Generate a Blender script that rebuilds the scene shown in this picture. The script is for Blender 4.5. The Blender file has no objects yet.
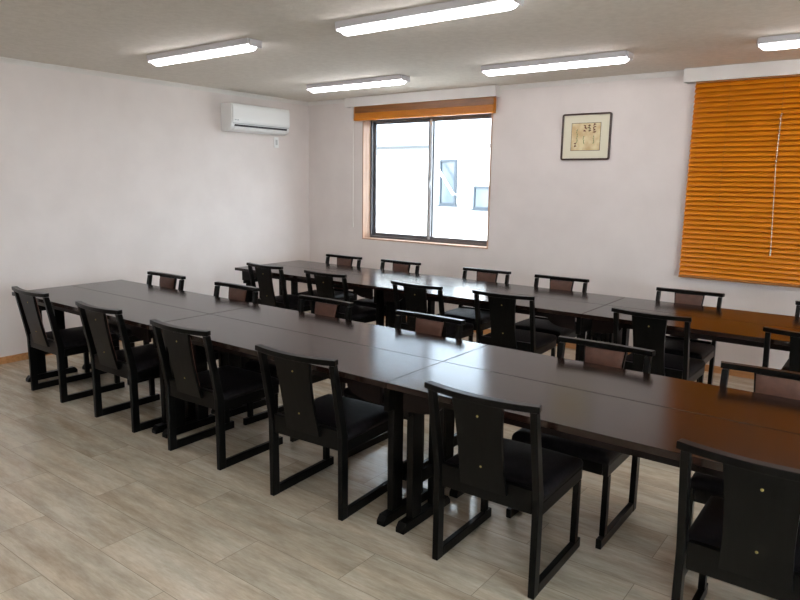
import bpy, bmesh, math, random
from mathutils import Vector, Matrix
random.seed(4)
S = bpy.context.scene
COL = S.collection

# ---------------------------------------------------------------- camera
cam_data = bpy.data.cameras.new('camera')
cam = bpy.data.objects.new('camera', cam_data); COL.objects.link(cam)
yaw, pitch, roll = 0.6443, -0.1749, 0.0143
fwd = Vector((-math.sin(yaw)*math.cos(pitch), math.cos(yaw)*math.cos(pitch), math.sin(pitch)))
right = Vector((math.cos(yaw), math.sin(yaw), 0)); up = right.cross(fwd)
r2 = math.cos(roll)*right + math.sin(roll)*up
u2 = -math.sin(roll)*right + math.cos(roll)*up
M = Matrix((r2, u2, -fwd)).transposed().to_4x4()
M.translation = Vector((5.9266, -5.9759, 1.5518))
cam.matrix_world = M
cam_data.sensor_width = 36.0; cam_data.sensor_fit = 'HORIZONTAL'
cam_data.lens = 662.36/800*36.0
cam_data.clip_start = 0.02; cam_data.clip_end = 200
S.camera = cam

# ---------------------------------------------------------------- world, exposure, light levels
SKY = 15.0
TUBE = 22
SUN = 8.0
w = bpy.data.worlds.new('sky'); S.world = w; w.use_nodes = True
bg = w.node_tree.nodes['Background']
bg.inputs[0].default_value = (0.82, 0.91, 1.0, 1); bg.inputs[1].default_value = SKY
S.view_settings.view_transform = 'Standard'; S.view_settings.look = 'None'
S.view_settings.gamma = 1.0; S.view_settings.use_curve_mapping = False
S.view_settings.exposure = 0.0
S.render.film_transparent = False
try:
    S.cycles.max_bounces = 8; S.cycles.diffuse_bounces = 5; S.cycles.glossy_bounces = 4
    S.cycles.transparent_max_bounces = 12; S.cycles.use_denoising = True
    S.cycles.sample_clamp_indirect = 6.0; S.cycles.caustics_reflective = False; S.cycles.caustics_refractive = False
except Exception: pass

sun_data = bpy.data.lights.new('sun', 'SUN'); sun_data.energy = SUN; sun_data.angle = 0.02; sun_data.color = (1.0, 0.97, 0.92)
sun = bpy.data.objects.new('sun', sun_data); COL.objects.link(sun)
sun.rotation_euler = Vector((0.25, 0.75, -0.80)).to_track_quat('-Z', 'Y').to_euler()

# ---------------------------------------------------------------- materials
def lin(c): return tuple((x/255/12.92 if x/255 <= 0.04045 else ((x/255+0.055)/1.055)**2.4) for x in c)
def mat(name, col, rough=0.5, metal=0.0, coat=0.0, spec=0.5, emit=None, estr=0.0):
    m = bpy.data.materials.new(name); m.use_nodes = True
    b = m.node_tree.nodes['Principled BSDF']
    b.inputs['Base Color'].default_value = (*col, 1); b.inputs['Roughness'].default_value = rough
    b.inputs['Metallic'].default_value = metal; b.inputs['Coat Weight'].default_value = coat
    b.inputs['Specular IOR Level'].default_value = spec
    if emit: b.inputs['Emission Color'].default_value = (*emit, 1); b.inputs['Emission Strength'].default_value = estr
    return m
def nodes(m): return m.node_tree.nodes, m.node_tree.links, m.node_tree.nodes['Principled BSDF']
def noisy(m, c1, c2, scale=(1,1,1), nscale=5.0, detail=6.0, bump=0.0, bscale=None, rough=None, lo=0.35, hi=0.65):
    """mix two colours by stretched noise in object space, with optional bump and roughness variation"""
    n, l, b = nodes(m)
    tc = n.new('ShaderNodeTexCoord'); mp = n.new('ShaderNodeMapping'); mp.inputs['Scale'].default_value = scale
    nz = n.new('ShaderNodeTexNoise'); nz.inputs['Scale'].default_value = nscale; nz.inputs['Detail'].default_value = detail
    cr = n.new('ShaderNodeValToRGB'); cr.color_ramp.elements[0].position = lo; cr.color_ramp.elements[1].position = hi
    cr.color_ramp.elements[0].color = (*c1, 1); cr.color_ramp.elements[1].color = (*c2, 1)
    l.new(tc.outputs['Object'], mp.inputs[0]); l.new(mp.outputs[0], nz.inputs['Vector']); l.new(nz.outputs[0], cr.inputs[0])
    l.new(cr.outputs[0], b.inputs['Base Color'])
    if bump:
        bp = n.new('ShaderNodeBump'); bp.inputs['Strength'].default_value = bump; bp.inputs['Distance'].default_value = 0.002
        if bscale:
            n2 = n.new('ShaderNodeTexNoise'); n2.inputs['Scale'].default_value = bscale; n2.inputs['Detail'].default_value = 3
            l.new(tc.outputs['Object'], n2.inputs['Vector']); l.new(n2.outputs[0], bp.inputs['Height'])
        else: l.new(nz.outputs[0], bp.inputs['Height'])
        l.new(bp.outputs[0], b.inputs['Normal'])
    if rough:
        mr = n.new('ShaderNodeMapRange'); mr.inputs['To Min'].default_value = rough[0]; mr.inputs['To Max'].default_value = rough[1]
        l.new(nz.outputs[0], mr.inputs['Value']); l.new(mr.outputs[0], b.inputs['Roughness'])
    return m

m_wall = noisy(mat('wallpaper', (0.7,0.66,0.63), 0.85, spec=0.2), (0.735,0.672,0.645), (0.775,0.712,0.685), (1,1,1), 3, 3, 0.35, 160)
m_ceil = noisy(mat('ceiling_paper', (0.6,0.55,0.49), 0.9, spec=0.15), (0.70,0.655,0.59), (0.76,0.715,0.65), (1,1,1), 25, 4, 0.6, 60)
m_white = mat('white_paint', (0.76,0.74,0.72), 0.5)
m_trimwhite = noisy(mat('white_trim', (0.74,0.72,0.69), 0.55), (0.72,0.69,0.66), (0.76,0.73,0.70), (1,1,1), 4, 2)
m_base = noisy(mat('orange_wood_trim', (0.4,0.19,0.08), 0.4), (0.44,0.20,0.07), (0.58,0.29,0.12), (1,12,12), 3, 5)
m_casing = noisy(mat('window_wood', (0.5,0.27,0.14), 0.4), (0.44,0.27,0.185), (0.56,0.37,0.27), (10,10,1), 3, 5)
m_alu = mat('grey_aluminium', (0.16,0.16,0.17), 0.35, 0.6)
m_alulight = mat('silver_aluminium', (0.6,0.62,0.64), 0.3, 0.5)
m_black = noisy(mat('black_stained_wood', (0.01,0.009,0.009), 0.28, spec=0.14), (0.0020,0.0020,0.0017), (0.0042,0.0040,0.0036), (8,8,1), 6, 5, 0.1)
m_table = noisy(mat('dark_table_wood', (0.015,0.007,0.005), 0.17, spec=0.38), (0.013,0.0057,0.0040), (0.018,0.0080,0.0055), (1.0,9,9), 3, 2, 0, None, None, 0.25, 0.75)
m_tedge = noisy(mat('table_edge_wood', (0.012,0.007,0.006), 0.35, spec=0.15), (0.006,0.0035,0.003), (0.010,0.0055,0.0048), (1,10,10), 4, 5)
m_seat = noisy(mat('black_leatherette', (0.018,0.016,0.018), 0.5, spec=0.07), (0.009,0.008,0.009), (0.014,0.012,0.013), (1,1,1), 40, 3, 0.4, 350)
m_pad = noisy(mat('brown_leatherette', (0.11,0.05,0.035), 0.42), (0.068,0.026,0.015), (0.095,0.037,0.022), (1,1,1), 30, 3, 0.4, 350)
m_brass = mat('brass', (0.34,0.27,0.09), 0.4, 0.8)
m_ac = mat('white_plastic', (0.86,0.86,0.85), 0.3)
m_acgrey = mat('grey_plastic', (0.42,0.43,0.44), 0.4)
m_outlet = mat('outlet_plastic', (0.55,0.55,0.54), 0.4)
m_dark = mat('dark_gap', (0.02,0.02,0.022), 0.6)
m_tube = mat('glowing_diffuser', (0.9,0.9,0.9), 0.4, emit=(1.0,0.965,0.985), estr=TUBE)
m_fixture = mat('light_body', (0.62,0.60,0.63), 0.4)
m_frame = noisy(mat('dark_frame_wood', (0.05,0.025,0.018), 0.3), (0.035,0.018,0.014), (0.075,0.038,0.026), (3,3,3), 6, 4)
m_matboard = mat('cream_matboard', (0.76,0.72,0.57), 0.8)
m_art = noisy(mat('gold_paper', (0.6,0.45,0.22), 0.6), (0.62,0.44,0.22), (0.78,0.68,0.42), (1,1,1), 9, 5, lo=0.4, hi=0.62)
m_ink = mat('brown_ink', (0.16,0.05,0.025), 0.7)
m_inkgreen = mat('green_ink', (0.16,0.24,0.10), 0.7)
m_house = noisy(mat('neighbour_render', (0.85,0.85,0.84), 0.8), (0.83,0.83,0.82), (0.87,0.87,0.86), (1,1,1), 3, 3)
m_roof = noisy(mat('blue_grey_roofing', (0.3,0.33,0.37), 0.6), (0.26,0.29,0.33), (0.31,0.34,0.38), (1,1,1), 6, 4)
m_house2 = mat('neighbour_fascia', (0.10,0.11,0.12), 0.6)
m_hwin = mat('neighbour_window_frame', (0.014,0.024,0.036), 0.5)
m_hglass = noisy(mat('neighbour_glass', (0.14,0.22,0.26), 0.2), (0.032,0.052,0.072), (0.075,0.088,0.100), (1,1,0.6), 2.5, 2)
m_ground = noisy(mat('gravel', (0.35,0.34,0.32), 0.9), (0.38,0.37,0.35), (0.52,0.51,0.49), (1,1,1), 20, 6)
m_cord = mat('white_cord', (0.72,0.70,0.66), 0.6)
m_chain = mat('metal_chain', (0.75,0.74,0.72), 0.25, 0.9)

def slat_material(name, ramp):
    m = mat(name, (0.5,0.2,0.02), 0.42)
    noisy(m, ramp[0], ramp[1], (1.5,25,25), 3, 3, lo=0.2, hi=0.8)
    return m
m_slat = slat_material('orange_wood_slats', ((0.60,0.185,0.004), (0.70,0.235,0.008)))
m_rail = noisy(mat('blind_rail_wood', (0.33,0.13,0.03), 0.4), (0.28,0.10,0.02), (0.38,0.15,0.03), (1.5,25,25), 3, 5)

m_val = noisy(mat('valance_wood', (0.2,0.07,0.012), 0.4), (0.16,0.055,0.010), (0.24,0.085,0.014), (1.5,25,25), 3, 5)
def glass_material():
    m = bpy.data.materials.new('clear_glass'); m.use_nodes = True
    n, l = m.node_tree.nodes, m.node_tree.links
    n.remove(n['Principled BSDF']); out = n['Material Output']
    t = n.new('ShaderNodeBsdfTransparent'); t.inputs[0].default_value = (0.95,0.97,0.97,1)
    g = n.new('ShaderNodeBsdfGlossy'); g.inputs['Roughness'].default_value = 0.02
    f = n.new('ShaderNodeFresnel'); f.inputs[0].default_value = 1.45
    mx = n.new('ShaderNodeMixShader')
    ge = n.new('ShaderNodeNewGeometry'); sb = n.new('ShaderNodeMath'); sb.operation = 'SUBTRACT'; sb.inputs[0].default_value = 1.0
    ml = n.new('ShaderNodeMath'); ml.operation = 'MULTIPLY'                      # reflect on the outer face only (thin pane)
    l.new(ge.outputs['Backfacing'], sb.inputs[1]); l.new(sb.outputs[0], ml.inputs[0]); l.new(f.outputs[0], ml.inputs[1])
    l.new(ml.outputs[0], mx.inputs[0]); l.new(t.outputs[0], mx.inputs[1]); l.new(g.outputs[0], mx.inputs[2]); l.new(mx.outputs[0], out.inputs[0])
    return m
m_glass = glass_material()
def screen_material():
    m = bpy.data.materials.new('insect_mesh'); m.use_nodes = True
    n, l = m.node_tree.nodes, m.node_tree.links
    out = n['Material Output']; b = n['Principled BSDF']; b.inputs['Base Color'].default_value = (0.25,0.27,0.28,1)
    t = n.new('ShaderNodeBsdfTransparent'); mx = n.new('ShaderNodeMixShader'); mx.inputs[0].default_value = 0.32
    l.new(t.outputs[0], mx.inputs[1]); l.new(b.outputs[0], mx.inputs[2]); l.new(mx.outputs[0], out.inputs[0])
    return m
m_screen = screen_material()

def floor_material():
    m = mat('plank_tile', (0.4,0.36,0.3), 0.3, spec=0.5)
    n, l, b = nodes(m)
    tc = n.new('ShaderNodeTexCoord'); mp = n.new('ShaderNodeMapping')
    mp.inputs['Location'].default_value = (0.835+0.03, 3.73+0.0, 0)   # plank joints fall where the photo shows them
    l.new(tc.outputs['Object'], mp.inputs[0])
    br = n.new('ShaderNodeTexBrick'); br.offset = 0.5; br.squash = 1.0
    br.inputs['Scale'].default_value = 1.0; br.inputs['Brick Width'].default_value = 0.94; br.inputs['Row Height'].default_value = 0.235
    br.inputs['Mortar Size'].default_value = 0.0016; br.inputs['Mortar Smooth'].default_value = 0.4; br.inputs['Bias'].default_value = 0.0
    br.inputs['Color1'].default_value = (0,0,0,1); br.inputs['Color2'].default_value = (1,1,1,1); br.inputs['Mortar'].default_value = (0.5,0.5,0.5,1)
    l.new(mp.outputs[0], br.inputs['Vector'])
    # long soft grain
    mg = n.new('ShaderNodeMapping'); mg.inputs['Scale'].default_value = (1.0, 5.5, 1)
    l.new(tc.outputs['Object'], mg.inputs[0])
    ofs = n.new('ShaderNodeVectorMath'); ofs.operation = 'MULTIPLY_ADD'; ofs.inputs[1].default_value = (7.3, 3.1, 0)
    l.new(br.outputs['Color'], ofs.inputs[0]); l.new(mg.outputs[0], ofs.inputs[2])
    n1 = n.new('ShaderNodeTexNoise'); n1.inputs['Scale'].default_value = 2.2; n1.inputs['Detail'].default_value = 8; n1.inputs['Roughness'].default_value = 0.62
    l.new(ofs.outputs[0], n1.inputs['Vector'])
    n2 = n.new('ShaderNodeTexNoise'); n2.inputs['Scale'].default_value = 14; n2.inputs['Detail'].default_value = 6; n2.inputs['Roughness'].default_value = 0.7
    l.new(ofs.outputs[0], n2.inputs['Vector'])
    n3 = n.new('ShaderNodeTexNoise'); n3.inputs['Scale'].default_value = 1.7; n3.inputs['Detail'].default_value = 2
    l.new(ofs.outputs[0], n3.inputs['Vector'])
    ad = n.new('ShaderNodeMath'); ad.operation = 'MULTIPLY_ADD'; ad.inputs[1].default_value = 0.45
    l.new(n2.outputs[0], ad.inputs[0]); l.new(n1.outputs[0], ad.inputs[2])
    ab = n.new('ShaderNodeMath'); ab.operation = 'MULTIPLY_ADD'; ab.inputs[1].default_value = 0.09
    l.new(br.outputs['Color'], ab.inputs[0]); l.new(ad.outputs[0], ab.inputs[2])
    cr = n.new('ShaderNodeValToRGB'); e = cr.color_ramp.elements
    e[0].position = 0.56; e[0].color = (0.37,0.315,0.245,1); e[1].position = 1.02; e[1].color = (0.68,0.625,0.53,1)
    mid = e.new(0.79); mid.color = (0.53,0.47,0.385,1)
    l.new(ab.outputs[0], cr.inputs[0])
    # warm/cool drift
    mx = n.new('ShaderNodeMix'); mx.data_type = 'RGBA'; mx.blend_type = 'MULTIPLY'
    cr3 = n.new('ShaderNodeValToRGB'); cr3.color_ramp.elements[0].position = 0.35; cr3.color_ramp.elements[1].position = 0.65
    cr3.color_ramp.elements[0].color = (0.96,0.97,0.94,1); cr3.color_ramp.elements[1].color = (1.0,0.945,0.875,1)
    l.new(n3.outputs[0], cr3.inputs[0]); mx.inputs[0].default_value = 1.0
    l.new(cr.outputs[0], mx.inputs[6]); l.new(cr3.outputs[0], mx.inputs[7])
    mm = n.new('ShaderNodeMix'); mm.data_type = 'RGBA'; mm.inputs[7].default_value = (0.27,0.225,0.175,1)
    l.new(br.outputs['Fac'], mm.inputs[0]); l.new(mx.outputs[2], mm.inputs[6]); l.new(mm.outputs[2], b.inputs['Base Color'])
    bp = n.new('ShaderNodeBump'); bp.inputs['Strength'].default_value = 0.25; bp.inputs['Distance'].default_value = 0.001; bp.invert = True
    l.new(br.outputs['Fac'], bp.inputs['Height']); l.new(bp.outputs[0], b.inputs['Normal'])
    mr = n.new('ShaderNodeMapRange'); mr.inputs['To Min'].default_value = 0.17; mr.inputs['To Max'].default_value = 0.27
    l.new(n1.outputs[0], mr.inputs['Value']); l.new(mr.outputs[0], b.inputs['Roughness'])
    return m
m_floor = floor_material()

# ---------------------------------------------------------------- mesh helpers
def box(bm, x0, x1, y0, y1, z0, z1, bev=0.0):
    vs = [bm.verts.new(p) for p in ((x0,y0,z0),(x1,y0,z0),(x1,y1,z0),(x0,y1,z0),(x0,y0,z1),(x1,y0,z1),(x1,y1,z1),(x0,y1,z1))]
    fs = [bm.faces.new([vs[i] for i in f]) for f in ((3,2,1,0),(4,5,6,7),(0,1,5,4),(1,2,6,5),(2,3,7,6),(3,0,4,7))]
    if bev:
        es = list({e for f in fs for e in f.edges})
        bmesh.ops.bevel(bm, geom=es, offset=bev, segments=2, profile=0.5, affect='EDGES')
def prism(bm, pts, a0, a1, axis='x', bev=0.0):
    """extrude a 2D outline: axis x -> pts are (y,z); axis y -> (x,z); axis z -> (x,y)"""
    def P(a, p):
        return {'x': (a,p[0],p[1]), 'y': (p[0],a,p[1]), 'z': (p[0],p[1],a)}[axis]
    A = [bm.verts.new(P(a0,p)) for p in pts]; B = [bm.verts.new(P(a1,p)) for p in pts]
    fs = [bm.faces.new(A), bm.faces.new(B[::-1])]
    for i in range(len(pts)):
        j = (i+1) % len(pts); fs.append(bm.faces.new((A[j], A[i], B[i], B[j])))
    bmesh.ops.recalc_face_normals(bm, faces=fs)
    if bev:
        es = list({e for f in fs for e in f.edges})
        bmesh.ops.bevel(bm, geom=es, offset=bev, segments=2, profile=0.5, affect='EDGES')
def sweep_rect(bm, path, sx, sz, axis='x'):
    """rectangular bar through points; section half-size sx across the path in its plane, sz vertical"""
    rings = []
    for i, p in enumerate(path):
        p = Vector(p); a = Vector(path[max(i-1,0)]); b = Vector(path[min(i+1,len(path)-1)])
        t = (b-a).normalized(); side = Vector((-t.y, t.x, 0)).normalized(); upv = t.cross(side)*-1
        if upv.z < 0: upv = -upv
        rings.append([bm.verts.new(p + side*sx*u + upv*sz*v) for u, v in ((-1,-1),(1,-1),(1,1),(-1,1))])
    fs = [bm.faces.new(rings[0]), bm.faces.new(rings[-1][::-1])]
    for r, q in zip(rings, rings[1:]):
        for k in range(4):
            fs.append(bm.faces.new((r[k], q[k], q[(k+1)%4], r[(k+1)%4])))
    bmesh.ops.recalc_face_normals(bm, faces=fs)
    return fs
def cyl(bm, p0, p1, r, seg=12):
    p0, p1 = Vector(p0), Vector(p1); d = p1-p0
    q = Vector((0,0,1)).rotation_difference(d.normalized()).to_matrix().to_4x4()
    q.translation = (p0+p1)/2
    bmesh.ops.create_cone(bm, cap_ends=True, segments=seg, radius1=r, radius2=r, depth=d.length, matrix=q)
def cushion(bm, x0, x1, y0, y1, z0, z1, crown, axis='z', r=0.02, n=10, taper=0.0):
    """soft pad: grid box with rounded rim and crowned top; axis y lays the crown towards -y/+y"""
    nx = ny = n
    def prof(u):   # 0..1 -> plan coordinate spacing, closer at the rims
        return 0.5-0.5*math.cos(math.pi*u)
    top = []; 
    for i in range(nx+1):
        row = []
        for j in range(ny+1):
            u, v = prof(i/nx), prof(j/ny)
            x = x0+(x1-x0)*u; y = y0+(y1-y0)*v
            if taper: x = (x-(x0+x1)/2)*(1-taper*(1-v))+(x0+x1)/2
            du = min(u,1-u)*(x1-x0); dv = min(v,1-v)*(y1-y0)
            def rim(d): return 0 if d >= r else r-math.sqrt(max(0,r*r-(r-d)**2))
            z = z1 - max(rim(du), rim(dv)) + crown*(math.sin(math.pi*u)*math.sin(math.pi*v))**0.6
            row.append(bm.verts.new((x,y,z)))
        top.append(row)
    bot = {}
    for i in range(nx+1):
        for j in range(ny+1):
            if i in (0,nx) or j in (0,ny): bot[i,j] = bm.verts.new((top[i][j].co.x, top[i][j].co.y, z0))
    fs = []
    for i in range(nx):
        for j in range(ny): fs.append(bm.faces.new((top[i][j],top[i+1][j],top[i+1][j+1],top[i][j+1])))
    loop = [(i,0) for i in range(nx)]+[(nx,j) for j in range(ny)]+[(i,ny) for i in range(nx,0,-1)]+[(0,j) for j in range(ny,0,-1)]
    for k in range(len(loop)):
        a, b = loop[k], loop[(k+1)%len(loop)]
        fs.append(bm.faces.new((top[a[0]][a[1]], bot[a], bot[b], top[b[0]][b[1]])))
    fs.append(bm.faces.new([bot[a] for a in loop[::-1]]))
    bmesh.ops.recalc_face_normals(bm, faces=fs)
    for f in fs: f.smooth = True
    return fs
def obj(name, bm, m, parent=None, smooth=False):
    me = bpy.data.meshes.new(name)
    bmesh.ops.recalc_face_normals(bm, faces=bm.faces)
    if smooth:
        for f in bm.faces: f.smooth = True
    bm.to_mesh(me); bm.free()
    me.materials.append(m)
    if smooth:
        try: me.set_sharp_from_angle(angle=math.radians(40))
        except Exception: pass
    o = bpy.data.objects.new(name, me); COL.objects.link(o)
    if parent: o.parent = parent
    return o
def NB(): return bmesh.new()
def struct(o): o['kind'] = 'structure'; return o
def tag(o, label, cat, group=None):
    o['label'] = label; o['category'] = cat
    if group: o['group'] = group
    return o
def thing(name, label, cat, loc=(0,0,0), rz=0, group=None):
    o = bpy.data.objects.new(name, None); o.empty_display_size = 0.1; COL.objects.link(o)
    o.location = loc; o.rotation_euler = (0,0,rz)
    return tag(o, label, cat, group)
def dup(root, loc, rz, label):
    r = root.copy(); COL.objects.link(r); r.location = loc; r.rotation_euler = (0,0,rz); r['label'] = label
    for ch in list(root.children):
        c = ch.copy(); COL.objects.link(c); c.parent = r
        for g in list(ch.children):
            d = g.copy(); COL.objects.link(d); d.parent = c
    return r

# ---------------------------------------------------------------- room shell
XR, YF, H = 8.6, -7.9, 2.4993
b = NB(); box(b, -0.15, XR+0.15, YF-0.15, 0.15, -0.12, 0.0); struct(obj('floor', b, m_floor))
b = NB(); box(b, -0.15, XR+0.15, YF-0.15, 0.15, H, H+0.12); struct(obj('ceiling', b, m_ceil))
b = NB(); box(b, -0.15, 0, YF-0.15, 0.15, 0, H); struct(obj('wall_left', b, m_wall))
b = NB(); box(b, 0, XR, YF-0.15, YF, 0, H); struct(obj('wall_front', b, m_wall))
W1 = (0.8714, 2.5598, 0.8955, 2.275); W2 = (4.66, 6.32, 0.93, 2.26)
b = NB()
for x0,x1,z0,z1 in ((0,W1[0],0,H),(W1[1],W2[0],0,H),(W2[1],XR,0,H),(W1[0],W1[1],0,W1[2]),(W1[0],W1[1],W1[3],H),(W2[0],W2[1],0,W2[2]),(W2[0],W2[1],W2[3],H)):
    box(b, x0, x1, 0, 0.18, z0, z1)
struct(obj('wall_back', b, m_wall))
# right wall has an unseen window, added so daylight washes the left wall
W3 = (-6.6, -3.3, 0.08, 2.15)
b = NB()
box(b, XR, XR+0.15, YF-0.15, W3[0], 0, H); box(b, XR, XR+0.15, W3[1], 0.15, 0, H)
box(b, XR, XR+0.15, W3[0], W3[1], 0, W3[2]); box(b, XR, XR+0.15, W3[0], W3[1], W3[3], H)
struct(obj('wall_right', b, m_wall))
b = NB()
for y0,y1 in ((W3[0],W3[0]+0.05),((W3[0]+W3[1])/2-0.025,(W3[0]+W3[1])/2+0.025),(W3[1]-0.05,W3[1])): box(b, XR+0.05, XR+0.09, y0, y1, W3[2], W3[3])
box(b, XR+0.05, XR+0.09, W3[0]+0.05, W3[1]-0.05, W3[2], W3[2]+0.05); box(b, XR+0.05, XR+0.09, W3[0]+0.05, W3[1]-0.05, W3[3]-0.05, W3[3])
win3 = struct(obj('added_window', b, m_alu))
b = NB(); box(b, XR+0.066, XR+0.072, W3[0]+0.05, W3[1]-0.05, W3[2]+0.05, W3[3]-0.05); obj('glass_pane', b, m_glass, win3)

# baseboards
b = NB(); box(b, 0, 0.012, YF, -0.012, 0, 0.06, 0.002); struct(obj('baseboard_left', b, m_base))
b = NB(); box(b, 0, XR, -0.012, 0, 0, 0.06, 0.002); struct(obj('baseboard_back', b, m_base))
# crown moulding: small stepped profile
def crown(name, n_axis):
    b = NB()
    prof = [(0,H-0.04),(0.008,H-0.04),(0.012,H-0.03),(0.026,H-0.012),(0.034,H-0.008),(0.034,H-0.0005),(0,H-0.0005)]
    if n_axis == 'left': prism(b, prof, YF, 0, 'y')
    else: prism(b, [(-p[0],p[1]) for p in prof], 0.0, XR, 'x')
    return struct(obj(name, b, m_trimwhite))
crown('trim_1', 'left'); crown('trim_2', 'back')
# boxed white pelmets above the blinds, open below
def pelmet(name, x0, x1, z0):
    b = NB(); box(b, x0, x1, -0.095, -0.083, z0, H-0.001, 0.0015)
    box(b, x0, x0+0.012, -0.083, -0.001, z0, H-0.001); box(b, x1-0.012, x1, -0.083, -0.001, z0, H-0.001)
    return struct(obj(name, b, m_trimwhite))
pelmet('trim_3', 0.675, 2.635, 2.396); pelmet('trim_4', 4.367, 6.60, 2.392)

# window 1
def window(name, W, y0=0.0):
    x0,x1,z0,z1 = W
    b = NB(); t = 0.014
    box(b, x0, x0+t, -0.008, 0.17, z0, z1); box(b, x1-t, x1, -0.008, 0.17, z0, z1)
    box(b, x0+t, x1-t, -0.008, 0.17, z0, z0+t); box(b, x0+t, x1-t, -0.008, 0.17, z1-t, z1)
    wn = struct(obj(name, b, m_casing))
    x0 += t+0.0005; x1 -= t+0.0005; z0 += t+0.0005; z1 -= t+0.0005
    b = NB(); f = 0.022                                                            # outer aluminium frame
    box(b, x0, x0+f, 0.120, 0.185, z0, z1); box(b, x1-f, x1, 0.120, 0.185, z0, z1); box(b, x0+f, x1-f, 0.120, 0.185, z0, z0+f); box(b, x0+f, x1-f, 0.120, 0.185, z1-f, z1)
    obj('window_frame', b, m_alu, wn)
    xm = (x0+x1)/2+0.02
    for k,(a,c,ya,mm) in enumerate(((x0+f, xm+0.02, 0.158, m_alu), (xm-0.035, x1-f, 0.128, m_alu))):
        b = NB(); s = 0.028 if k == 0 else 0.022; yb = ya+0.022
        box(b, a, a+(0.028 if k == 0 else 0.045), ya, yb, z0+f, z1-f, 0.001); box(b, c-s, c, ya, yb, z0+f, z1-f, 0.001)
        box(b, a+0.02, c-0.02, ya, yb, z0+f, z0+f+0.035); box(b, a+0.02, c-0.02, ya, yb, z1-f-0.025, z1-f)
        sash = obj('sash', b, m_alu if k == 0 else m_alu, wn)
        b = NB(); box(b, a+0.02, c-0.02, ya+0.009, ya+0.013, z0+f+0.03, z1-f-0.02); obj('glass_pane', b, m_glass, sash)
        if k == 1:
            b = NB(); box(b, a+0.014, a+0.042, ya-0.004, ya+0.0005, z0+f, z1-f, 0.001); obj('mullion_strip', b, m_alulight, sash)
            b = NB(); box(b, a+0.018, a+0.038, ya-0.016, ya-0.004, 1.50, 1.57, 0.003); obj('crescent_lock', b, m_alulight, sash)
    return wn, xm, (x0,x1,z0,z1)
wn1, xm1, g1 = window('window_1', W1)
b = NB(); box(b, g1[0]+0.0225, xm1+0.02, 0.182, 0.184, g1[2]+0.0225, g1[3]-0.0225); obj('insect_screen', b, m_screen, wn1)
wn2 = window('window_2', W2)[0]
b = NB(); box(b, W2[0]-0.05, W2[1]+0.05, 0.20, 0.215, W2[2]-0.05, W2[3]+0.05)  # unseen panel added outside to keep daylight from behind the lowered blind
for k in range(14): box(b, W2[0]-0.05, W2[1]+0.05, 0.2155, 0.222, W2[2]-0.02+0.1*k, W2[2]+0.02+0.1*k)
obj('added_light_block', b, m_alu, wn2)

# ---------------------------------------------------------------- outside
g = NB(); box(g, -40, 60, -50, 50, -0.5, -0.35); struct(obj('ground', g, m_ground))
nh = thing('neighbour_house', 'white neighbouring house beyond the window over the back row', 'house', (0,4.0,-0.35))
b = NB(); box(b, -9, 3.2, 0, 5, 0, 2.52); obj('wall', b, m_house, nh)
b = NB(); box(b, -9.1, 3.3, -0.10, 5.1, 2.52, 2.56); obj('eave', b, m_house2, nh)
b = NB(); prism(b, [(-0.10,2.565),(5.1,2.565),(2.5,5.4)], -9.1, 3.3, 'x'); obj('roof', b, m_roof, nh)
def hwin(x0,x1,z0,z1):
    b = NB(); f = 0.035; z0 += 0.35; z1 += 0.35
    box(b, x0, x0+f, -0.05, 0.0, z0, z1); box(b, x1-f, x1, -0.05, 0.0, z0, z1); box(b, x0+f, x1-f, -0.05, 0.0, z0, z0+f); box(b, x0+f, x1-f, -0.05, 0.0, z1-f, z1)
    box(b, x0-0.03, x1+0.03, -0.08, 0.0, z0-0.03, z0)
    o = obj('window', b, m_hwin, nh)
    b = NB(); box(b, x0+f, x1-f, -0.03, -0.01, z0+f, z1-f); obj('pane', b, m_hglass, o)
hwin(-0.70, -0.355, 1.18, 1.965); hwin(0.0, 0.55, 1.13, 1.52)
b = NB(); cyl(b, (-0.72,-0.2,2.27), (-0.30,-0.2,1.72), 0.022); obj('stay_rod', b, m_house, nh)
b = NB(); cyl(b, (-0.72,-0.21,2.27), (-0.72,0,2.27), 0.007); cyl(b, (-0.30,-0.21,1.72), (-0.30,0,1.72), 0.007); obj('rod_bracket', b, m_house, nh)

# ---------------------------------------------------------------- ceiling lamps
def make_light(label):
    t = thing('ceiling_light', label, 'light', (0,0,0), 0, 'long ceiling lamps')
    L = 0.590
    b = NB(); prism(b, [(-0.070,H-0.001),(-0.056,H-0.038),(0.056,H-0.038),(0.070,H-0.001)], -L, L, 'x', 0.002)
    body = obj('body', b, m_fixture, t)
    b = NB()
    n = 10; rings = []
    secs = [(-L+0.004,0.0),(-L+0.005,0.25),(-L+0.008,0.48),(-L+0.014,0.70),(-L+0.024,0.88),(-L+0.036,0.97),(-L+0.05,1.0)]
    secs = secs + [(-x, s) for x, s in secs[::-1]]
    for x, s in secs:
        ring = []
        for k in range(n+1):
            a = math.pi*k/n
            ring.append(b.verts.new((x, -math.cos(a)*0.034*(0.6+0.4*s) , H-0.038-(math.sin(a)**0.75)*0.036*s)))
        rings.append(ring)
    for r, q in zip(rings, rings[1:]):
        for k in range(n): b.faces.new((r[k], q[k], q[k+1], r[k+1]))
    bmesh.ops.remove_doubles(b, verts=b.verts, dist=1e-5)
    obj('diffuser', b, m_tube, t, True)
    for xa in (L, -L-0.012):
        b = NB(); box(b, xa, xa+0.012, -0.054, 0.054, H-0.052, H-0.003, 0.004); obj('end_cap', b, m_fixture, t)
    return t
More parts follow.
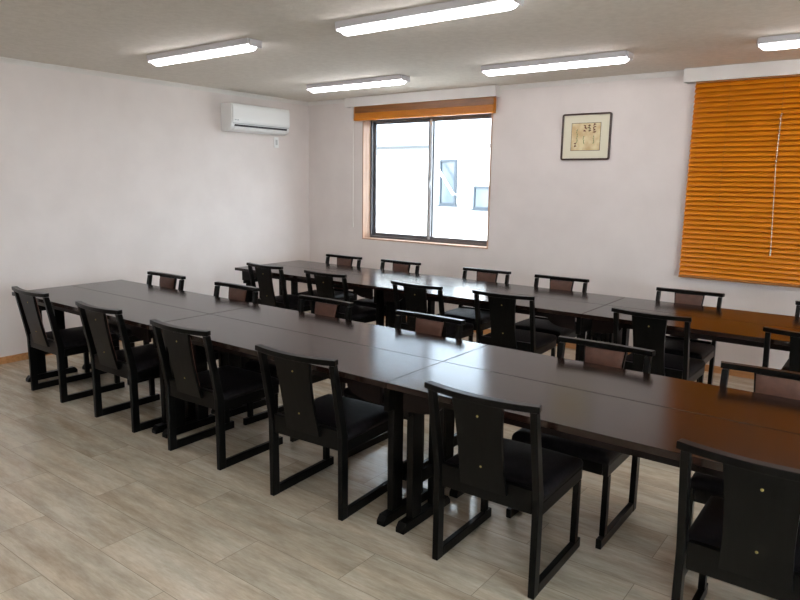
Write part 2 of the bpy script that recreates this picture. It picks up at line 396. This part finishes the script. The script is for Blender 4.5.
LP = [(1.685,-2.80,'lit ceiling lamp nearest the left wall, in the lamp row over the front tables'),
      (3.662,-2.80,'lit ceiling lamp cut by the top of the picture, largest of the lamps'),
      (1.64,-1.02,'lit ceiling lamp just in front of the window with the raised blind'),
      (3.637,-1.02,'lit ceiling lamp above the framed calligraphy, right of the window'),
      (5.65,-0.98,'lit ceiling lamp over the lowered orange blind at the right edge'),
      (5.66,-2.80,'added unseen ceiling lamp further along over the front tables, past the picture edge'),  # this lamp and those after it are unseen, added for room light
      (1.64,-5.4,'added unseen ceiling lamp behind the viewer near the left wall'),
      (3.63,-5.4,'added unseen ceiling lamp behind the viewer in the middle of the room'),
      (5.66,-5.4,'added unseen ceiling lamp above the viewer'),
      (7.5,-2.8,'added unseen ceiling lamp beside the right wall')]
L0 = None
for x,y,lab in LP:
    if L0 is None: L0 = make_light(lab); L0.location = (x,y,0)
    else: dup(L0, (x,y,0), 0, lab)

# ---------------------------------------------------------------- tables
TZ, TL, TD = 0.70, 1.8, 0.4457
def make_table():
    t = thing('dining_table', 'x', 'table', (0,0,0), 0, 'long dark tables')
    b = NB(); box(b, 0.0020, TL-0.0020, 0.0016, TD-0.0016, TZ-0.027, TZ, 0.0018)
    obj('tabletop', b, m_table, t)
    # arched rails along both long sides
    for y in (0.040, TD-0.058):
        pts = [(0.065,TZ-0.028),(TL-0.065,TZ-0.028),(TL-0.065,TZ-0.125),(TL-0.13,TZ-0.12)]
        for k in range(1,9):
            a = math.pi/2*k/8; pts.append((TL-0.13-0.13*math.sin(a), TZ-0.12+0.055*(1-math.cos(a))))
        for k in range(8,0,-1):
            a = math.pi/2*k/8; pts.append((0.13+0.13*math.sin(a), TZ-0.12+0.055*(1-math.cos(a))))
        pts += [(0.13,TZ-0.12),(0.065,TZ-0.125)]
        b = NB(); prism(b, pts, y, y+0.018, 'y'); obj('apron', b, m_tedge, t)
    for x in (0.048, TL-0.032-0.030):
        b = NB(); box(b, x, x+0.030, 0.065, TD-0.065, TZ-0.16, TZ-0.028, 0.002)
        lf = obj('leg_frame', b, m_black, t)
        for y in (0.100, TD-0.100-0.075):
            b = NB(); box(b, x-0.002, x+0.032, y, y+0.075, 0.0465, TZ-0.0285, 0.003); obj('post', b, m_black, lf)
        b = NB(); box(b, x+0.004, x+0.026, 0.1755, TD-0.1755, 0.19, 0.25, 0.002); obj('crossbar', b, m_black, lf)
        b = NB(); prism(b, [(0.03,0.0),(TD-0.03,0.0),(TD-0.03,0.022),(TD-0.05,0.046),(0.05,0.046),(0.03,0.022)], x-0.008, x+0.038, 'x', 0.002); obj('foot', b, m_black, lf)
    return t
T0 = make_table()
FX, FY, BX, BY = 0.6225, -3.8005, 0.6751, -1.7368
ends = ['at the left wall end', 'in the middle', 'at the right end']
first = True
for rn, (rx, ry) in (('front', (FX,FY)), ('back', (BX,BY))):
    for side in (0,1):
        for k in range(3):
            s = ('near' if side == 0 else 'far')
            lab = f'dark brown glossy table, {s} half of the {rn} row, {ends[k]}'
            loc = (rx+TL*k, ry+TD*side, 0)
            if first: T0.location = loc; T0['label'] = lab; first = False
            else: dup(T0, loc, 0, lab)

# ---------------------------------------------------------------- chairs (origin: floor centre; sitter faces +y)
def make_chair():
    t = thing('dining_chair', 'x', 'chair', (0,0,0), 0, 'black sled-base chairs')
    hw = 0.231
    for s in (-1,1):
        xa, xb = (s*hw, s*(hw-0.027))
        x0, x1 = min(xa,xb), max(xa,xb)
        # rear post: upright to the seat, then leaning back
        b = NB()
        prism(b, [(-0.245,0.0),(-0.200,0.0),(-0.200,0.41),(-0.215,0.47),(-0.275,0.757),(-0.308,0.757),(-0.256,0.47),(-0.245,0.40)], x0, x1, 'x', 0.003)
        obj('rear_post', b, m_black, t)
        b = NB(); box(b, x0+0.001, x1-0.001, -0.1995, 0.230, 0.0, 0.045, 0.003); obj('runner', b, m_black, t)
        b = NB(); box(b, x0+0.001, x1-0.001, 0.162, 0.196, 0.0455, 0.325, 0.003); obj('front_leg', b, m_black, t)
    # seat frame
    b = NB()
    box(b, -hw+0.002, -hw+0.028, -0.1995, 0.204, 0.326, 0.378, 0.003); box(b, hw-0.028, hw-0.002, -0.1995, 0.204, 0.326, 0.378, 0.003)
    box(b, -hw+0.0285, hw-0.0285, 0.178, 0.204, 0.326, 0.378, 0.003)
    box(b, -hw+0.031, hw-0.031, -0.236, -0.210, 0.335, 0.432, 0.003)
    obj('seat_frame', b, m_black, t)
    b = NB(); cushion(b, -hw+0.003, hw-0.003, -0.199, 0.208, 0.379, 0.420, 0.014, r=0.022, n=14); obj('seat_cushion', b, m_seat, t)
    # crest rail, bowed backwards in the middle
    b = NB(); path = []
    for k in range(17):
        u = -1+2*k/16
        path.append((u*0.240, -0.322+0.028*u*u, 0.769+0.004*u*u))
    sweep_rect(b, path, 0.0185, 0.0125)
    es = [e for e in b.edges if e.calc_face_angle(0) > 0.8]
    bmesh.ops.bevel(b, geom=es, offset=0.003, segments=2, profile=0.5, affect='EDGES')
    obj('crest_rail', b, m_black, t)
    # back splat, leaning board with a slight waist
    def splat(z):   # centre y of the splat
        u = (z-0.36)/(0.765-0.36)
        return -0.228 - 0.080*u - 0.004*math.sin(math.pi*u)
    def half(z):
        u = (z-0.36)/(0.765-0.36)
        return 0.095 + 0.013*(abs(u-0.45)/0.55)**2
    b = NB(); rings = []
    N = 12
    for k in range(N+1):
        z = 0.385+(0.760-0.385)*k/N; y = splat(z)-0.012; h = half(z)
        rings.append([b.verts.new((-h,y-0.008,z)), b.verts.new((h,y-0.008,z)), b.verts.new((h,y+0.008,z)), b.verts.new((-h,y+0.008,z))])
    for r, q in zip(rings, rings[1:]):
        for k in range(4): b.faces.new((r[k], r[(k+1)%4], q[(k+1)%4], q[k]))
    b.faces.new(rings[0][::-1]); b.faces.new(rings[-1])
    sp = obj('back_splat', b, m_black, t)
    b = NB(); rings = []
    for k in range(N+1):
        z = 0.435+(0.752-0.435)*k/N; y = splat(z)-0.003; h = half(z)-0.008
        e = 0.005 if k in (0,N) else 0.012
        ring = []
        for uu,dd in ((-1,0),(-1,0.6),(-0.9,0.95),(-0.5,1.05),(0,1.08),(0.5,1.05),(0.9,0.95),(1,0.6),(1,0)):
            ring.append(b.verts.new((h*uu, y+dd*e, z)))
        rings.append(ring)
    for r, q in zip(rings, rings[1:]):
        n = len(r)
        for k in range(n): b.faces.new((r[k], r[(k+1)%n], q[(k+1)%n], q[k]))
    b.faces.new(rings[0][::-1]); b.faces.new(rings[-1])
    pad = obj('back_pad', b, m_pad, sp, True); pad['label'] = 'brown leatherette back pad'
    for z in (0.487, 0.700):
        b = NB(); y = splat(z)-0.0205
        bmesh.ops.create_uvsphere(b, u_segments=12, v_segments=8, radius=0.0048, matrix=Matrix.Translation((0,y,z)) @ Matrix.Diagonal((1,0.45,1,1)))
        sc = obj('screw', b, m_brass, sp, True); sc['label'] = 'brass screw head'
    return t
C0 = make_chair(); C0_used = [False]
def place(x, y, face, deg, label):
    rz = math.radians(deg) + (0 if face > 0 else math.pi)
    if not C0_used[0]:
        C0.location = (x,y,0); C0.rotation_euler = (0,0,rz); C0['label'] = label; C0_used[0] = True
        return C0
    return dup(C0, (x,y,0), rz, label)
ORD = ['nearest the left wall', 'second from left wall', 'third from left wall', 'fourth from left wall', 'fifth from left wall', 'sixth from left wall']
# front row, near side: backs towards the viewer
ys = FY - 0.045 + 0.245
for k,(x,dy,a) in enumerate(((1.150,0.0,0.0),(2.045,0.0,0.5),(2.892,-0.016,1.5),(3.768,-0.020,3.5),(4.742,0.0,1.0),(5.695,-0.01,0.0))):
    place(x, ys+dy, 1, a, f'black chair on near side of front row, {ORD[k]}')
# front row, far side: facing the viewer, brown pads showing over the tabletop
for k,(x,dy,a) in enumerate(((1.125,0.010,1.0),(2.015,0.012,0.5),(2.915,0.012,-0.5),(3.76,0.012,0.5),(4.820,0.0,0.0),(5.595,0.0,0.5))):
    place(x, FY+2*TD+0.045-0.245+dy, -1, a, f'black chair on far side of front row, {ORD[k]}')
# back row, near side
for k,(x,dy,a) in enumerate(((1.235,0.0,-1.0),(2.015,-0.010,-1.0),(2.975,0.0,-0.5),(3.690,0.045,3.0),(4.755,0.01,-1.0),(5.615,0.0,0.0))):
    place(x, BY-0.045+0.245+dy, 1, a, f'black chair on near side of back row, {ORD[k]}')
# back row, far side
for k,(x,dy,a) in enumerate(((1.25,0.0,1.0),(1.975,0.03,0.0),(2.955,0.05,2.0),(3.670,0.055,0.5),(4.710,0.03,1.0),(5.64,0.04,0.0))):
    place(x, BY+2*TD+0.045-0.245+dy, -1, a, f'black chair on far side of back row, {ORD[k]}')

# ---------------------------------------------------------------- air conditioner on the left wall
ac = thing('air_conditioner', 'white split air conditioner high on the left wall near the corner', 'air conditioner', (0,-0.90,2.075))
b = NB()
prism(b, [(0.001,0.0),(0.10,0.0),(0.155,0.022),(0.172,0.045),(0.176,0.27),(0.165,0.283),(0.001,0.285)], -0.415, 0.415, 'y', 0.006)
# prism with axis y takes (x,z)
obj('housing', b, m_ac, ac)
b = NB(); prism(b, [(0.1775,0.085),(0.188,0.088),(0.193,0.11),(0.193,0.24),(0.186,0.272),(0.1775,0.276)], -0.405, 0.405, 'y', 0.003)
fp = obj('front_panel', b, m_ac, ac)
for y0,y1 in ((-0.385,-0.36),(-0.352,-0.33)):
    b = NB(); box(b, 0.1932, 0.1940, y0, y1, 0.105, 0.115); obj('logo_mark', b, m_acgrey, fp)
b = NB(); prism(b, [(0.1775,0.080),(0.180,0.080),(0.180,0.072),(0.1775,0.072)], -0.40, 0.40, 'y'); obj('panel_seam', b, m_acgrey, ac)
b = NB(); prism(b, [(0.1715,0.045),(0.1765,0.050),(0.1775,0.064),(0.1765,0.066)], -0.375, 0.375, 'y'); obj('outlet_slot', b, m_dark, ac)
b = NB(); prism(b, [(0.125,0.006),(0.158,0.018),(0.178,0.042),(0.174,0.045),(0.153,0.024),(0.122,0.012)], -0.37, 0.37, 'y'); obj('air_flap', b, m_ac, ac)
pl = thing('wall_socket', 'small white socket plate on the left wall under the air conditioner', 'socket', (0,-0.535,1.995))
b = NB(); box(b, 0.0005, 0.009, -0.035, 0.035, -0.06, 0.06, 0.003); obj('plate', b, m_ac, pl)
b = NB(); box(b, 0.0092, 0.013, -0.014, 0.014, -0.03, 0.03, 0.001); obj('outlet', b, m_outlet, pl)

# ---------------------------------------------------------------- framed calligraphy
pf = thing('framed_calligraphy', 'square dark framed calligraphy sheet with cream mat on the back wall', 'picture', (3.535,-0.001,1.99))
hw, hh = 0.232, 0.208
b = NB(); fw = 0.015
def rr(w, h, r, n=5):
    pts = []
    for cx, cz, a0 in ((w-r,h-r,0),(-w+r,h-r,90),(-w+r,-h+r,180),(w-r,-h+r,270)):
        for k in range(n+1):
            a = math.radians(a0+90*k/n); pts.append((cx+r*math.cos(a), cz+r*math.sin(a)))
    return pts
o_, i_ = rr(hw,hh,0.022), rr(hw-fw,hh-fw,0.008)
V = [[b.verts.new((p[0],y,p[1])) for p in ring] for ring, y in ((o_,0),(o_,-0.018),(i_,-0.022),(i_,-0.006))]
for r, q in zip(V, V[1:]):
    n = len(r)
    for k in range(n): b.faces.new((r[k], r[(k+1)%n], q[(k+1)%n], q[k]))
obj('picture_frame', b, m_frame, pf)
b = NB(); box(b, -hw+fw-0.004, hw-fw+0.004, -0.006, -0.001, -hh+fw-0.004, hh-fw+0.004); obj('mat_board', b, m_matboard, pf)
b = NB(); box(b, -0.140, 0.137, -0.0085, -0.0062, -0.124, 0.124); sh = obj('art_sheet', b, m_art, pf)
b = NB()
for a in ((-0.140,0.137,0.1205,0.124),(-0.140,0.137,-0.124,-0.1205),(-0.140,-0.1365,-0.1205,0.1205),(0.1335,0.137,-0.1205,0.1205)):
    box(b, a[0], a[1], -0.0092, -0.0086, a[2], a[3])
obj('sheet_border', b, m_frame, sh)
def stroke(b, x, z, w_, h_, a):
    c, s = math.cos(a), math.sin(a); pts = []
    for k in range(8):
        t = 2*math.pi*k/8; u, v = w_*math.cos(t), h_*math.sin(t)
        pts.append((x+u*c-v*s, z+u*s+v*c))
    prism(b, pts, -0.0094, -0.0087, 'y')
rnd = random.Random(7)
for cx, z0, z1 in ((-0.010,0.035,0.10),(0.030,0.045,0.10),(0.078,0.02,0.105),(-0.095,-0.09,-0.055)):
    b = NB(); z = z1
    while z > z0:
        for _ in range(3): stroke(b, cx+rnd.uniform(-0.009,0.009), z+rnd.uniform(-0.006,0.006), rnd.uniform(0.008,0.014), 0.0042, rnd.uniform(-0.9,0.9))
        z -= 0.022
    obj('calligraphy_column', b, m_ink, sh)
for cx, z0, z1 in ((-0.085,-0.05,0.06),(0.072,-0.06,0.0),(-0.020,-0.07,0.0),(0.03,0.05,0.09)):
    b = NB(); z = z1
    while z > z0:
        stroke(b, cx+rnd.uniform(-0.004,0.004), z, rnd.uniform(0.008,0.013), 0.0034, rnd.uniform(0.9,2.0)); z -= 0.018
    obj('calligraphy_column', b, m_inkgreen, sh)['label'] = 'green brushed calligraphy column'

# ---------------------------------------------------------------- blinds
def slat_rows(b, x0, x1, zs, y, wd, tilt, th=0.0028):
    c, s = math.cos(tilt), math.sin(tilt)
    for z in zs:
        pts = []
        for k in range(5):
            u = -1+2*k/4; bow = 0.003*(1-u*u)
            pts.append((u*wd/2, bow))
        pts += [(p[0], p[1]-th) for p in pts[::-1]]
        prism(b, [(y+p[0]*c-p[1]*s, z+p[0]*s+p[1]*c) for p in pts], x0, x1, 'x')
bl = thing('venetian_blind', 'lowered orange wooden venetian blind covering the right hand window', 'blind', (0,0,0), 0, None)
bx0, bx1, bz0, bz1 = 4.457, 6.50, 0.797, 2.385
b = NB(); box(b, bx0+0.005, bx1-0.005, -0.078, -0.030, bz1-0.005, 2.44, 0.002); obj('headrail', b, m_rail, bl)
b = NB(); pitch_s = 0.0392; zs = []; z = bz0+0.045
while z < bz1+0.01: zs.append(z); z += pitch_s
slat_rows(b, bx0, bx1, zs, -0.052, 0.064, math.radians(45)); obj('slats', b, m_slat, bl)
b = NB(); box(b, bx0, bx1, -0.079, -0.031, bz0, bz0+0.018, 0.003); obj('bottom_rail', b, m_rail, bl)
for x in (4.72, 5.48, 6.2):
    b = NB(); cyl(b, (x,-0.0755,bz0+0.018), (x,-0.0755,bz1-0.005), 0.0007, 6); obj('ladder_cord', b, m_rail, bl)
b = NB(); z = 2.11
while z > 1.74: bmesh.ops.create_icosphere(b, subdivisions=1, radius=0.0052, matrix=Matrix.Translation((5.10,-0.094,z))); z -= 0.0125
obj('bead_chain', b, m_chain, bl, True)
b = NB(); cyl(b, (5.10,-0.094,1.74), (5.10,-0.094,2.39), 0.0010, 6); obj('lift_cord', b, m_rail, bl)
b = NB(); cyl(b, (5.10,-0.094,1.74), (5.13,-0.094,1.08), 0.0024, 6); cyl(b, (5.13,-0.094,1.08), (5.13,-0.094,1.03), 0.005, 8); obj('pull_cord', b, m_cord, bl)

b2 = thing('venetian_blind', 'raised orange wooden venetian blind bunched above the open window', 'blind', (0,0,0), 0, None)
b = NB(); box(b, 0.80, 2.61, -0.078, -0.030, 2.392, 2.44, 0.002); obj('headrail', b, m_rail, b2)
b = NB()
box(b, 0.815, 2.607, -0.084, -0.076, 2.322, 2.391, 0.0015); obj('valance_board', b, m_val, b2)
b = NB(); slat_rows(b, 0.795, 2.605, [2.266+0.0052*k for k in range(24)], -0.050, 0.050, math.radians(2), 0.0035); obj('slats', b, m_slat, b2)
b = NB(); box(b, 0.795, 2.605, -0.077, -0.025, 2.243, 2.261, 0.003); obj('bottom_rail', b, m_slat, b2)
b = NB(); cyl(b, (0.775,-0.06,1.07), (0.775,-0.06,2.41), 0.0032, 6); cyl(b, (0.775,-0.06,1.035), (0.775,-0.06,1.075), 0.007, 8); obj('pull_cord', b, m_cord, b2)
